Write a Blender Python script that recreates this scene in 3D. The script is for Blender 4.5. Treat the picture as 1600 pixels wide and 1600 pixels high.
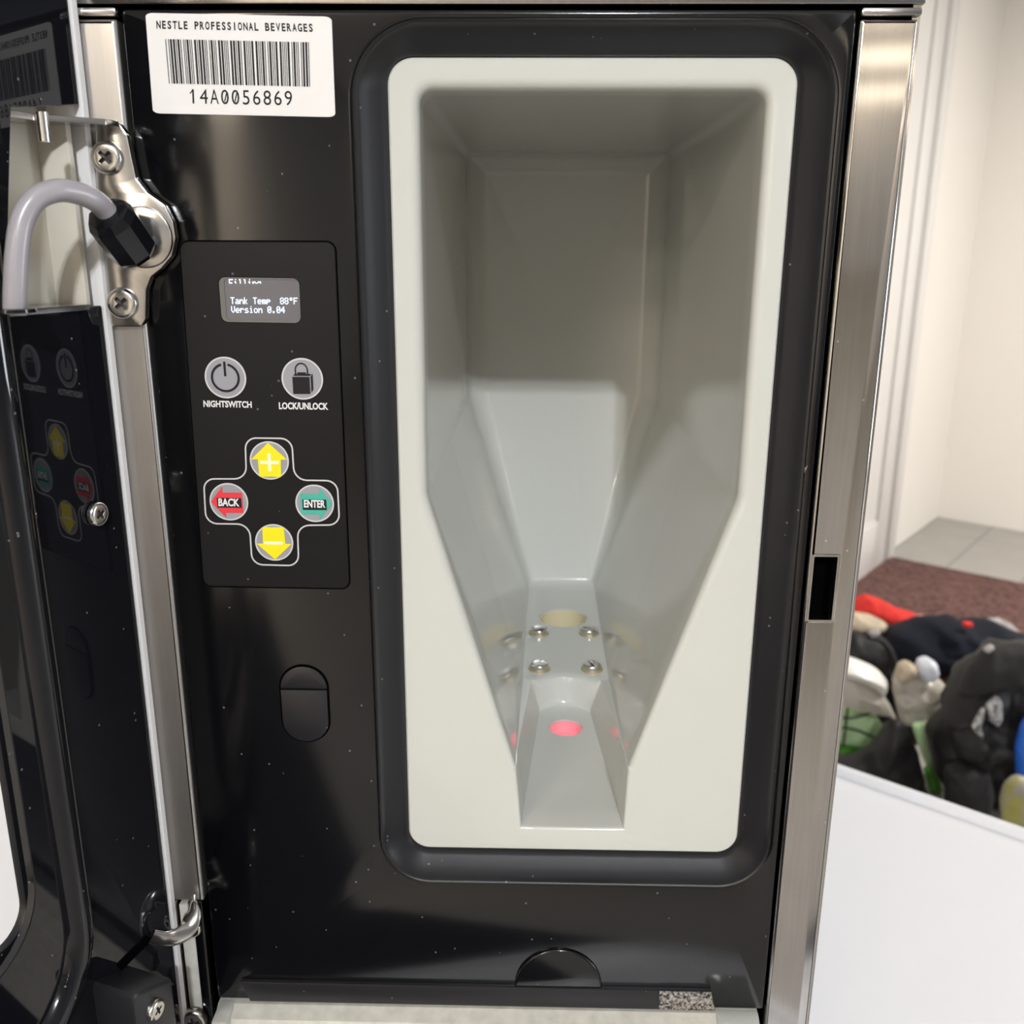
import bpy, bmesh, math, random
from mathutils import Vector, Matrix, noise
from mathutils.geometry import tessellate_polygon
random.seed(7)
R = math.radians
sc = bpy.context.scene
col = sc.collection
for o in list(bpy.data.objects): bpy.data.objects.remove(o)

# ------------------------------------------------------------------ camera
FPX = 1480.0
CX = Vector((0.99976753, 0.01021141, -0.01898998))
CY = Vector((0.02105969, -0.27358945, 0.96161598))
CZ = Vector((0.004624, -0.96179236, -0.2737409))
CAM = Vector((0, -0.3244, 1.31))
cd = bpy.data.cameras.new('camera'); cam = bpy.data.objects.new('camera', cd); col.objects.link(cam)
cd.sensor_width = 36; cd.lens = FPX / 1600 * 36; cd.clip_start = .01; cd.clip_end = 60
right = Vector((CX[0], CY[0], CZ[0])); down = Vector((CX[1], CY[1], CZ[1])); fwd = Vector((CX[2], CY[2], CZ[2]))
m3 = Matrix((right, -down, -fwd)).transposed()
cam.matrix_world = Matrix.Translation(CAM) @ m3.to_4x4()
cd.dof.use_dof = True; cd.dof.focus_distance = .34; cd.dof.aperture_fstop = 17
sc.camera = cam

# ------------------------------------------------------------------ world, lights, exposure
w = bpy.data.worlds.new('world'); sc.world = w; w.use_nodes = True
w.node_tree.nodes['Background'].inputs[0].default_value = (.75, .85, 1, 1)
w.node_tree.nodes['Background'].inputs[1].default_value = .3
sc.view_settings.view_transform = 'Standard'; sc.view_settings.look = 'None'
sc.view_settings.gamma = 1; sc.view_settings.exposure = 0.44; sc.view_settings.use_curve_mapping = False

def point_lamp(name, loc, power, colr, radius):
    l = bpy.data.lights.new(name, 'POINT'); l.energy = power; l.color = colr; l.shadow_soft_size = radius
    o = bpy.data.objects.new(name, l); o.location = loc; col.objects.link(o)
def area_lamp(name, loc, rot, sx, sy, power, colr):
    l = bpy.data.lights.new(name, 'AREA'); l.shape = 'RECTANGLE'; l.size = sx; l.size_y = sy; l.energy = power; l.color = colr
    o = bpy.data.objects.new(name, l); o.location = loc; o.rotation_euler = rot; col.objects.link(o)
WARM = (1, .86, .68); COOL = (.86, .92, 1)
point_lamp('ceiling_bulb', (.275, -2.0, 2.44), 54, (.92, .96, 1), .02)
point_lamp('ceiling_bulb', (.226, -2.0, 2.49), 54, (.92, .96, 1), .02)
TH = R(-38)
def room(e1, e2, z=0): return Vector((e1 * math.cos(TH) - e2 * math.sin(TH), e1 * math.sin(TH) + e2 * math.cos(TH), z))
for (x, y, sz, pw_) in ((1.97, -5.6, .32, 1.6), (2.47, -7.1, .95, 11), (3.45, -10.0, 1.5, 24), (-1.3, -3.1, .9, 45), (-2.1, -5.1, .9, 85)):
    area_lamp('ceiling_and_fill_lamp', (x, y, 2.50), (0, 0, TH), sz, sz, pw_, WARM)
area_lamp('ceiling_and_fill_lamp', room(1.0, 3.1, 2.50), (0, 0, TH), 1.1, .32, 74, (1, .95, .88))
area_lamp('ceiling_and_fill_lamp', room(3.4, 2.6, 2.50), (0, 0, TH), 1.1, .5, 22, (1, .95, .88))  # added fill, no known fixture: brightens the room's right side for the hopper lip
# daylight through the glazed door at the far right of the back wall
area_lamp('window_daylight', room(5.9, 4.58, 1.25), (R(-90), 0, TH), 2.2, 2.0, 150, COOL)

# ------------------------------------------------------------------ pixel helpers (photo 1600 x 1600)
def ray(u, v):
    c = Vector(((u - 800) / FPX, (v - 800) / FPX, 1))
    return Vector((CX.dot(c), CY.dot(c), CZ.dot(c)))
def onY(u, v, Y=0.):
    r = ray(u, v); return CAM + r * ((Y - CAM.y) / r.y)
def onZ(u, v, Z):
    r = ray(u, v); return CAM + r * ((Z - CAM.z) / r.z)
DN = Vector((.95106, -.30902, 0)); DT = Vector((-.30902, -.95106, 0)); DP = Vector((-.134 / .95106, 0, 0))
def door_pt(s, z, d=0): return DP + DT * s + DN * d + Vector((0, 0, z))       # d>0 towards the machine interior side
def door_px(u, v, d=0):
    r = ray(u, v); k = (DN.dot(DP) + d - DN.dot(CAM)) / DN.dot(r); p = CAM + r * k
    q = p - DP - DN * d
    return (q.dot(DT), p.z)

# ------------------------------------------------------------------ materials
def mat(name, colr, rough=.5, metal=0., spec=.5, coat=0., noise_amt=0., noise_scale=50., col2=None, bump=0., bump_scale=200.,
        specks=0., speck_col=(.4, .4, .4), speck_scale=380., aniso=0., emit=None, emit_s=0., trans=0., stretch=None, alpha=1., sss=0.):
    m = bpy.data.materials.new(name); m.use_nodes = True
    nt = m.node_tree; b = nt.nodes['Principled BSDF']; L = nt.links
    b.inputs['Base Color'].default_value = (*colr, 1); b.inputs['Roughness'].default_value = rough
    b.inputs['Metallic'].default_value = metal; b.inputs['Specular IOR Level'].default_value = spec
    b.inputs['Coat Weight'].default_value = coat; b.inputs['Coat Roughness'].default_value = .04
    b.inputs['Transmission Weight'].default_value = trans
    if emit: b.inputs['Emission Color'].default_value = (*emit, 1); b.inputs['Emission Strength'].default_value = emit_s
    tc = nt.nodes.new('ShaderNodeTexCoord'); mp = nt.nodes.new('ShaderNodeMapping'); L.new(tc.outputs['Object'], mp.inputs[0])
    if stretch: mp.inputs['Scale'].default_value = stretch
    last = None
    if noise_amt > 0:
        n = nt.nodes.new('ShaderNodeTexNoise'); n.inputs['Scale'].default_value = noise_scale; n.inputs['Detail'].default_value = 5
        L.new(mp.outputs[0], n.inputs['Vector'])
        rp = nt.nodes.new('ShaderNodeValToRGB'); c2 = col2 or tuple(c * .6 for c in colr)
        rp.color_ramp.elements[0].position = .5 - noise_amt / 2; rp.color_ramp.elements[1].position = .5 + noise_amt / 2
        rp.color_ramp.elements[0].color = (*c2, 1); rp.color_ramp.elements[1].color = (*colr, 1)
        L.new(n.outputs['Fac'], rp.inputs[0]); last = rp.outputs[0]
    if specks > 0:
        v = nt.nodes.new('ShaderNodeTexVoronoi'); v.inputs['Scale'].default_value = speck_scale
        L.new(tc.outputs['Object'], v.inputs['Vector'])
        lt = nt.nodes.new('ShaderNodeMath'); lt.operation = 'LESS_THAN'; lt.inputs[1].default_value = .16; L.new(v.outputs['Distance'], lt.inputs[0])
        sx = nt.nodes.new('ShaderNodeSeparateColor'); L.new(v.outputs['Color'], sx.inputs[0])
        gt = nt.nodes.new('ShaderNodeMath'); gt.operation = 'GREATER_THAN'; gt.inputs[1].default_value = 1 - specks; L.new(sx.outputs[0], gt.inputs[0])
        mu = nt.nodes.new('ShaderNodeMath'); mu.operation = 'MULTIPLY'; L.new(lt.outputs[0], mu.inputs[0]); L.new(gt.outputs[0], mu.inputs[1])
        mx = nt.nodes.new('ShaderNodeMix'); mx.data_type = 'RGBA'; L.new(mu.outputs[0], mx.inputs['Factor'])
        mx.inputs['A'].default_value = (*colr, 1); mx.inputs['B'].default_value = (*speck_col, 1)
        if last: L.new(last, mx.inputs['A'])
        last = mx.outputs['Result']
    if last: L.new(last, b.inputs['Base Color'])
    if bump > 0:
        n2 = nt.nodes.new('ShaderNodeTexNoise'); n2.inputs['Scale'].default_value = bump_scale; n2.inputs['Detail'].default_value = 4
        L.new(mp.outputs[0], n2.inputs['Vector'])
        bp = nt.nodes.new('ShaderNodeBump'); bp.inputs['Strength'].default_value = bump; bp.inputs['Distance'].default_value = .001
        L.new(n2.outputs['Fac'], bp.inputs['Height']); L.new(bp.outputs[0], b.inputs['Normal'])
    if aniso > 0:
        b.inputs['Anisotropic'].default_value = aniso
        tg = nt.nodes.new('ShaderNodeTangent'); tg.direction_type = 'RADIAL'; tg.axis = 'Z'; L.new(tg.outputs[0], b.inputs['Tangent'])
        b.inputs['Anisotropic Rotation'].default_value = 0.
    return m
M = {}
M['black'] = mat('black_gloss_plastic', (.0022, .0023, .0032), .13, spec=.62, specks=.05, speck_col=(.10, .10, .11))
M['bezel'] = mat('black_satin_plastic', (.010, .0098, .012), .38, specks=.05, speck_col=(.14, .14, .14))
M['keypad'] = mat('keypad_film', (.0065, .0065, .0075), .42, spec=.2, specks=.04, speck_col=(.1, .1, .1))
M['door_black'] = mat('black_door_liner', (.006, .006, .008), .035, specks=.045, speck_col=(.12, .12, .12))
M['gap'] = mat('black_void', (.0015, .0015, .0015), 1., spec=0.)
M['liner'] = mat('pale_grey_plastic', (.59, .594, .555), .09, spec=.5)
M['cream'] = mat('cream_plastic', (.66, .62, .53), .3)
M['ledge'] = mat('dusty_cream_plastic', (.60, .58, .52), .4, noise_amt=.5, noise_scale=180, col2=(.45, .43, .38))
M['sleeve'] = mat('yellowed_plastic', (.70, .62, .42), .35)
M['pink'] = mat('pink_translucent_plastic', (.95, .33, .38), .3, emit=(1, .3, .35), emit_s=.10)
M['steel'] = mat('brushed_steel', (.55, .535, .52), .125, metal=1, aniso=.75, noise_amt=.6, noise_scale=60, col2=(.47, .45, .43), stretch=(14, 14, .5), specks=.03, speck_col=(.9, .9, .9))
M['steel_satin'] = mat('satin_steel', (.60, .575, .55), .40, metal=1, noise_amt=.6, noise_scale=60, col2=(.54, .515, .49), stretch=(14, 14, .5))
M['steel_smooth'] = mat('polished_steel', (.62, .60, .58), .2, metal=1, noise_amt=.7, noise_scale=40, col2=(.52, .5, .48))
M['screw'] = mat('zinc_screw', (.72, .70, .66), .22, metal=1)
M['recess'] = mat('screw_recess', (.05, .045, .042), .5, metal=.5)
M['washer'] = mat('brass_washer', (.52, .44, .28), .4, metal=.6)
M['label'] = mat('white_label_paper', (.76, .74, .73), .45)
M['ink'] = mat('black_ink', (.014, .013, .014), .6, spec=.2)
M['white_ink'] = mat('white_ink', (.75, .75, .75), .5)
M['grey_btn'] = mat('grey_button_film', (.30, .30, .33), .35)
M['ring'] = mat('silver_ring_ink', (.58, .58, .58), .4)
M['red'] = mat('red_ink', (.75, .035, .05), .4)
M['yellow'] = mat('yellow_ink', (.92, .74, .005), .4)
M['pale'] = mat('pale_yellow_ink', (.95, .92, .6), .4)
M['teal'] = mat('teal_ink', (.05, .42, .32), .4)
M['lcd'] = mat('lcd_glass', (.13, .125, .135), .15, spec=.5)
M['lcd_edge'] = mat('lcd_bezel', (.13, .13, .12), .3)
M['lcd_text'] = mat('lcd_glow', (.6, .7, .9), .5, emit=(.72, .82, 1), emit_s=.75)
M['cable'] = mat('grey_pvc', (.36, .335, .355), .28)
M['rubber'] = mat('black_nylon', (.006, .006, .008), .12)
M['glint_chip'] = mat('glint_and_chip_silver', (.55, .5, .45), .35, metal=.8, noise_amt=.25, noise_scale=900, col2=(.03, .03, .03))  # silver speckle for the panel chip and the painted glint on the strip
M['table'] = mat('white_plastic', (.78, .79, .83), .35, bump=.05, bump_scale=500)
M['wall'] = mat('off_white_paint', (.77, .74, .695), .7)
M['wall_dark'] = mat('taupe_paint', (.36, .40, .46), .8)
M['trim'] = mat('white_trim_paint', (.66, .64, .62), .4)
M['ceil'] = mat('ceiling_paint', (.44, .44, .44), .9)
M['tile'] = mat('grey_floor_tile', (.36, .345, .325), .5, noise_amt=.8, noise_scale=6, col2=(.29, .275, .26))
M['grout'] = mat('grout', (.22, .21, .2), .9)
M['rug'] = mat('brown_rug', (.17, .095, .085), 1, spec=.1, noise_amt=.35, noise_scale=55, col2=(.07, .04, .037), bump=1, bump_scale=60)
M['mat'] = mat('added_charcoal_rug', (.035, .036, .045), 1, spec=.1, noise_amt=.35, noise_scale=55, col2=(.018, .018, .022), bump=1, bump_scale=60)
def cloth(name, c, r=.85, amt=.5, sc_=30): return mat(name, c, r, spec=.25, noise_amt=amt, noise_scale=sc_, bump=.6, bump_scale=90)
M['redcloth'] = cloth('red_cloth', (.72, .045, .035)); M['redcuff'] = cloth('pale_red_cuff', (.75, .3, .28))
M['navy'] = cloth('navy_cloth', (.005, .007, .016)); M['blackcloth'] = cloth('black_nylon_cloth', (.017, .016, .017), .5)
M['charcoal'] = cloth('charcoal_cloth', (.022, .021, .022), .7); M['beige'] = cloth('beige_foam', (.6, .5, .38))
M['whiteplastic'] = mat('white_enamel', (.8, .78, .74), .3); M['greyplastic'] = mat('stone_plastic', (.42, .39, .34), .45)
M['palegreen'] = mat('pale_green_film', (.42, .66, .32), .35, noise_amt=.5, noise_scale=18, col2=(.6, .78, .48))
M['green'] = mat('green_film', (.07, .25, .025), .35); M['filmbag'] = mat('cloudy_film', (.50, .46, .40), .3, noise_amt=.6, noise_scale=25, col2=(.36, .33, .29), bump=.6, bump_scale=60)
M['bluewhite'] = mat('bluish_white_film', (.66, .70, .78), .3); M['blue'] = mat('blue_plastic', (.02, .13, .62), .4)
M['camo'] = mat('olive_print', (.30, .28, .07), .4, noise_amt=.25, noise_scale=30, col2=(.28, .26, .25))
M['silver'] = mat('silver_print', (.55, .55, .56), .35, noise_amt=.2, noise_scale=120, col2=(.1, .1, .1))
M['strapgrey'] = cloth('grey_webbing', (.42, .40, .40))

# ------------------------------------------------------------------ mesh helpers
BASE = {}
def empty(name, loc, label, cat, group=None):
    o = bpy.data.objects.new(name, None); o.location = loc; o.empty_display_size = .05; col.objects.link(o)
    o['label'] = label; o['category'] = cat
    if group: o['group'] = group
    BASE[o.name] = Vector(loc); return o
def finish(bm, name, m, parent=None, smooth=35, label=None, world=True):
    me = bpy.data.meshes.new(name); bm.normal_update(); bm.to_mesh(me); bm.free()
    return link(me, name, m, parent, smooth, label)
def link(me, name, m, parent=None, smooth=35, label=None):
    if smooth:
        for p in me.polygons: p.use_smooth = True
        me.set_sharp_from_angle(angle=R(smooth))
    if m is not None:
        me.materials.clear(); me.materials.append(m)
    o = bpy.data.objects.new(name, me); col.objects.link(o)
    if parent is not None:
        o.parent = parent
        if parent.type == 'EMPTY': o.location = -BASE[parent.name]
    if label: o['label'] = label
    return o
def tag(o, label, cat, group=None, kind=None):
    if label: o['label'] = label
    if cat: o['category'] = cat
    if group: o['group'] = group
    if kind: o['kind'] = kind
    return o
def ground(o, loc):
    """move a top-level mesh's origin to its base without moving its geometry"""
    loc = Vector(loc); o.data.transform(Matrix.Translation(-loc)); o.location = loc; return o
def ring(bm, pts): return [bm.verts.new(p) for p in pts]
def skin(bm, a, b, closed=True):
    n = len(a); fs = []
    for i in range(n if closed else n - 1):
        j = (i + 1) % n
        try: fs.append(bm.faces.new((a[i], a[j], b[j], b[i])))
        except ValueError: pass
    return fs
def loft(bm, loops, cap0=True, cap1=True, closed=True):
    rs = [ring(bm, l) for l in loops]
    for a, b in zip(rs, rs[1:]): skin(bm, a, b, closed)
    if cap0: bm.faces.new(rs[0])
    if cap1: bm.faces.new(list(reversed(rs[-1])))
    bmesh.ops.recalc_face_normals(bm, faces=bm.faces[:]); return rs
def area2(p): return sum(p[i][0] * p[(i + 1) % len(p)][1] - p[(i + 1) % len(p)][0] * p[i][1] for i in range(len(p)))
def ccw(p): return list(p) if area2(p) > 0 else list(reversed(p))
def offs(p, d):
    """offset inwards (d>0) a ccw contour; d may be a list"""
    n = len(p); out = []
    for i in range(n):
        a = Vector(p[i - 1]); b = Vector(p[i]); c = Vector(p[(i + 1) % n]); dd = d[i] if isinstance(d, (list, tuple)) else d
        e1 = (b - a); e2 = (c - b)
        e1 = e1.normalized() if e1.length > 1e-9 else e2.normalized(); e2 = e2.normalized() if e2.length > 1e-9 else e1
        n1 = Vector((-e1.y, e1.x)); n2 = Vector((-e2.y, e2.x)); k = max(.35, 1 + n1.dot(n2))
        out.append(tuple(b + (n1 + n2) * (dd / k)))
    return out
def rpoly(pts, seg=6):
    """rounded polygon: pts = [(a, b, r)]"""
    out = []; n = len(pts)
    for i in range(n):
        p = Vector(pts[i][:2]); r = pts[i][2]; a = Vector(pts[i - 1][:2]); c = Vector(pts[(i + 1) % n][:2])
        if r <= 0: out.append(tuple(p)); continue
        u = (a - p); v = (c - p); lu, lv = u.length, v.length; u.normalize(); v.normalize()
        if lu < 1e-7 or lv < 1e-7: out.append(tuple(p)); continue
        ang = u.angle(v)
        if ang < .02 or ang > math.pi - .02: out += [tuple(p + u * 1e-5 * (seg - k) / seg + v * 1e-5 * k / seg) for k in range(seg + 1)]; continue
        t = min(r / math.tan(ang / 2), lu * .49, lv * .49); rr = t * math.tan(ang / 2)
        ctr = p + (u + v).normalized() * (rr / math.sin(ang / 2)); A = p + u * t - ctr; B = p + v * t - ctr
        th = A.angle_signed(B)
        for k in range(seg + 1):
            f = -th * k / seg; cs, sn = math.cos(f), math.sin(f)
            out.append((ctr.x + A.x * cs - A.y * sn, ctr.y + A.x * sn + A.y * cs))
    return out
def rrect(x0, x1, z0, z1, r, seg=8):
    if not isinstance(r, (list, tuple)): r = [r] * 4
    return rpoly([(x0, z0, r[0]), (x1, z0, r[1]), (x1, z1, r[2]), (x0, z1, r[3])], seg)
def circ(cx, cz, r, n=28, ph=0, rz=None): return [(cx + r * math.cos(ph + 2 * math.pi * i / n), cz + (rz or r) * math.sin(ph + 2 * math.pi * i / n)) for i in range(n)]
def fXZ(a, b, d): return Vector((a, d, b))            # d = Y, smaller is nearer the camera
def fXY(a, b, d): return Vector((a, b, -d))           # horizontal plates: d = -Z
def fDoor(a, b, d): return door_pt(a, b, -d)
def slab(bm, outer, holes, d0, d1, F=fXZ, bev=0., seg=1, hb=1.):
    bev0 = bev
    outer = ccw(outer); loops = [(outer, 1)] + [(ccw(h), -1) for h in holes]
    fe = []; be = []
    for p, sgn in loops:
        rs = []; bev = bev0 * (hb if sgn < 0 else 1)
        if bev > 0:
            for k in range(seg + 1):
                t = k / seg * math.pi / 2
                rs.append(ring(bm, [F(a, b, d0 + bev * (1 - math.sin(t))) for a, b in offs(p, sgn * bev * (1 - math.cos(t)))]))
            rs.reverse()
        else: rs.append(ring(bm, [F(a, b, d0) for a, b in p]))
        rs.append(ring(bm, [F(a, b, d1) for a, b in p]))
        for a, b in zip(rs, rs[1:]): skin(bm, a, b)
        n = len(p)
        fe += [bm.edges.get((rs[0][i], rs[0][(i + 1) % n])) for i in range(n)]
        be += [bm.edges.get((rs[-1][i], rs[-1][(i + 1) % n])) for i in range(n)]
    for ee in (fe, be): bmesh.ops.triangle_fill(bm, use_beauty=True, use_dissolve=False, edges=ee)
    bmesh.ops.recalc_face_normals(bm, faces=bm.faces[:])
def mslab(name, m, parent, outer, holes=(), d0=0., d1=.001, F=fXZ, bev=0., seg=2, smooth=35, label=None):
    bm = bmesh.new(); slab(bm, outer, holes, d0, d1, F, bev, seg); return finish(bm, name, m, parent, smooth, label)
def boxm(bm, x0, x1, y0, y1, z0, z1, bev=0.):
    g = bmesh.ops.create_cube(bm, size=1); vs = g['verts']
    for v in vs: v.co = Vector(((x0 + x1) / 2 + v.co.x * (x1 - x0), (y0 + y1) / 2 + v.co.y * (y1 - y0), (z0 + z1) / 2 + v.co.z * (z1 - z0)))
    if bev > 0:
        es = list({e for v in vs for e in v.link_edges}); bmesh.ops.bevel(bm, geom=es, offset=bev, segments=2, profile=.5, affect='EDGES')
def box(name, m, parent, *a, bev=0., label=None, smooth=35):
    bm = bmesh.new(); boxm(bm, *a, bev=bev); return finish(bm, name, m, parent, smooth, label)
def tube(bm, path, rad, n=12, sx=1., sy=1., closed=False, cap=True, upv=Vector((0, 0, 1))):
    """sweep an (elliptic) section along a path; sx across, sy along 'up'"""
    path = [Vector(p) for p in path]; k = len(path); rs = []
    for i, p in enumerate(path):
        a = path[i - 1] if (i > 0 or closed) else p; b = path[(i + 1) % k] if (i < k - 1 or closed) else p
        t = (b - a).normalized(); s = t.cross(upv)
        if s.length < 1e-4: s = t.cross(Vector((1, 0, 0)))
        s.normalize(); u = s.cross(t); rr = rad[i] if isinstance(rad, (list, tuple)) else rad
        rs.append(ring(bm, [p + s * (rr * sx * math.cos(2 * math.pi * j / n)) + u * (rr * sy * math.sin(2 * math.pi * j / n)) for j in range(n)]))
    for a, b in zip(rs, rs[1:]): skin(bm, a, b)
    if closed: skin(bm, rs[-1], rs[0])
    elif cap: bm.faces.new(rs[0]); bm.faces.new(list(reversed(rs[-1])))
    bmesh.ops.recalc_face_normals(bm, faces=bm.faces[:])
def spline(pts, n=8):
    pts = [Vector(p) for p in pts]; out = []
    P = [pts[0] * 2 - pts[1]] + pts + [pts[-1] * 2 - pts[-2]]
    for i in range(1, len(P) - 2):
        a, b, c, d = P[i - 1:i + 3]
        for k in range(n):
            t = k / n; out.append(.5 * ((2 * b) + (c - a) * t + (2 * a - 5 * b + 4 * c - d) * t * t + (3 * b - a - 3 * c + d) * t ** 3))
    out.append(pts[-1]); return out
def frame_at(c, nrm, up=Vector((0, 0, 1))):
    nrm = Vector(nrm).normalized(); s = up.cross(nrm)
    if s.length < 1e-4: s = Vector((1, 0, 0))
    s.normalize(); u = nrm.cross(s); c = Vector(c)
    return lambda a, b, d: c + s * a + u * b - nrm * d       # d<0 sticks out along nrm
def quadmap(q, Y=None, F=None):
    """unit square (s right, t down) -> bilinear inside a pixel quad tl,tr,br,bl on the plane Y"""
    P = [F(*p) if F else onY(p[0], p[1], Y) for p in q]
    return lambda s, t: P[0] * ((1 - s) * (1 - t)) + P[1] * (s * (1 - t)) + P[2] * (s * t) + P[3] * ((1 - s) * t)
def print_polys(name, m, parent, polys, f, label=None, lift=.00015):
    """flat ink: polygons in unit-square coordinates"""
    bm = bmesh.new()
    for poly in polys:
        vs = ring(bm, [f(s, t) for s, t in poly])
        try: bm.faces.new(vs)
        except ValueError: pass
    return finish(bm, name, m, parent, 0, label)
def text_mesh(txt, bold=0., mono=0.):
    verts = []; faces = []; x = 0
    for ch in (txt if mono else [txt]):
        if ch != ' ':
            cu = bpy.data.curves.new('t', 'FONT'); cu.body = ch; cu.size = 1; cu.offset = bold; cu.resolution_u = 3; cu.fill_mode = 'FRONT'
            ob = bpy.data.objects.new('t', cu); me = bpy.data.meshes.new_from_object(ob)
            xs = [v.co.x for v in me.vertices]; k = len(verts)
            wd = max(xs) - min(xs); kx = min(1., mono * .80 / wd) if mono else 1.
            verts += [((v.co.x - min(xs) - wd / 2) * kx + x + mono / 2 if mono else v.co.x, v.co.y) for v in me.vertices]; faces += [[i + k for i in p.vertices] for p in me.polygons]
            bpy.data.objects.remove(ob); bpy.data.curves.remove(cu); bpy.data.meshes.remove(me)
        x += mono
    return verts, faces
def text(name, txt, m, parent, quad, Y, bold=.01, mono=0., label=None):
    vs, fs = text_mesh(txt, bold, mono); x0 = min(v[0] for v in vs); x1 = max(v[0] for v in vs); y0 = min(v[1] for v in vs); y1 = max(v[1] for v in vs)
    f = quadmap(quad, Y); me = bpy.data.meshes.new(name)
    me.from_pydata([f((x - x0) / (x1 - x0), (y1 - y) / (y1 - y0)) for x, y in vs], [], fs)
    return link(me, name, m, parent, 0, label)
def phillips(parent, c, nrm, r, h=.0022, rot=.3, name='screw', label=None):
    F = frame_at(c, nrm); a = r * .12; b = r * .46
    cross = [(a, a), (a, b), (-a, b), (-a, a), (-b, a), (-b, -a), (-a, -a), (-a, -b), (a, -b), (a, -a), (b, -a), (b, a)]
    cs, sn = math.cos(rot), math.sin(rot); cross = [(x * cs - y * sn, x * sn + y * cs) for x, y in cross]
    bm = bmesh.new(); slab(bm, circ(0, 0, r, 28), [cross], -h, .0002, F, bev=min(h * .8, r * .3), seg=4, hb=.06)
    o = finish(bm, name, M['screw'], parent, 40, label)
    bm = bmesh.new(); slab(bm, [(x * 1.02, y * 1.02) for x, y in cross], [], -h * .35, .0001, F)
    finish(bm, 'cross_recess', M['recess'], parent, 30)
    return o

# ================================================================== THE SETTING
def rbox(bm, a0, a1, b0, b1, z0, z1):
    p = [room(a0, b0), room(a1, b0), room(a1, b1), room(a0, b1)]
    lo = ring(bm, [v + Vector((0, 0, z0)) for v in p]); hi = ring(bm, [v + Vector((0, 0, z1)) for v in p])
    skin(bm, lo, hi); bm.faces.new(list(reversed(lo))); bm.faces.new(hi); bmesh.ops.recalc_face_normals(bm, faces=bm.faces[:])
def rb(name, m, parent, *a, bev=0.):
    bm = bmesh.new(); rbox(bm, *a)
    if bev: bmesh.ops.bevel(bm, geom=bm.edges[:], offset=bev, segments=2, profile=.5, affect='EDGES')
    return finish(bm, name, m, parent, 35)
E1L, E1R, E2B, E2F, HC = -1.02, 10.2, 4.61, -6.4, 2.55
floor = rb('floor', M['grout'], None, E1L - .1, E1R + .1, E2F - .1, E2B + .1, -.05, -.004); tag(floor, None, None, kind='structure')
tiles = {}
TW, TL = .285, 1.22
e1s = [E1L] + [-.765 + TW * k for k in range(0, 60)]; e1s = [e for e in e1s if e < E1R] + [E1R]
e2s = [E2B] + [4.355 - TL * k for k in range(0, 20)]; e2s = [e for e in e2s if e > E2F] + [E2F]
G = .0025; far = []
for a0, a1 in zip(e1s, e1s[1:]):
    for b1, b0 in zip(e2s, e2s[1:]):
        if a1 > 2.2 or b0 < -.6: far.append((a0, a1, b0, b1)); continue
        key = (round(a1 - a0, 3), round(b1 - b0, 3))
        if key not in tiles:
            bm = bmesh.new(); hx, hy = (a1 - a0) / 2 - G, (b1 - b0) / 2 - G
            lo = ring(bm, [(-hx, -hy, -.004), (hx, -hy, -.004), (hx, hy, -.004), (-hx, hy, -.004)])
            hi = ring(bm, [(x * (1 - .002 / hx), y * (1 - .002 / hy), 0) for x, y in ((-hx, -hy), (hx, -hy), (hx, hy), (-hx, hy))])
            skin(bm, lo, hi); bm.faces.new(hi); bmesh.ops.recalc_face_normals(bm, faces=bm.faces[:])
            me = bpy.data.meshes.new('floor_tile'); bm.to_mesh(me); bm.free(); me.materials.append(M['tile']); tiles[key] = me
        o = bpy.data.objects.new('floor_tile', tiles[key]); o.parent = floor; o.location = room((a0 + a1) / 2, (b0 + b1) / 2); o.rotation_euler.z = TH; col.objects.link(o)
bm = bmesh.new()
for a0, a1, b0, b1 in far: bm.faces.new(ring(bm, [room(a0 + G, b0 + G), room(a1 - G, b0 + G), room(a1 - G, b1 - G), room(a0 + G, b1 - G)]))
o = finish(bm, 'floor_tile_field', M['tile'], floor, 0); o['kind'] = 'stuff'
for nm, m, a in (('wall_left', 'wall', (E1L - .1, E1L, E2F, E2B, 0, HC)), ('wall_back', 'wall', (E1L - .1, E1R + .1, E2B, E2B + .1, 0, HC)),
                 ('wall_right', 'wall_dark', (E1R, E1R + .1, E2F, E2B, 0, HC)), ('wall_front', 'wall', (E1L - .1, E1R + .1, E2F - .1, E2F, 0, HC)),
                 ('ceiling', 'ceil', (E1L - .1, E1R + .1, E2F - .1, E2B + .1, HC, HC + .1))):
    tag(rb(nm, M[m], None, *a), None, None, kind='structure')
# door casing on the left wall: flat board, bead and back band
tr = rb('trim_1', M['trim'], None, E1L, E1L + .018, 3.38, 3.80, 0, 2.2); tag(tr, None, None, kind='structure')
rb('casing_bead', M['trim'], tr, E1L + .018, E1L + .032, 3.60, 3.68, 0, 2.2, bev=.004)
rb('casing_band', M['trim'], tr, E1L + .018, E1L + .040, 3.76, 3.83, 0, 2.2, bev=.005)
rb('plinth_block', M['trim'], tr, E1L + .018, E1L + .036, 3.38, 3.58, 0, .22, bev=.004)
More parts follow.
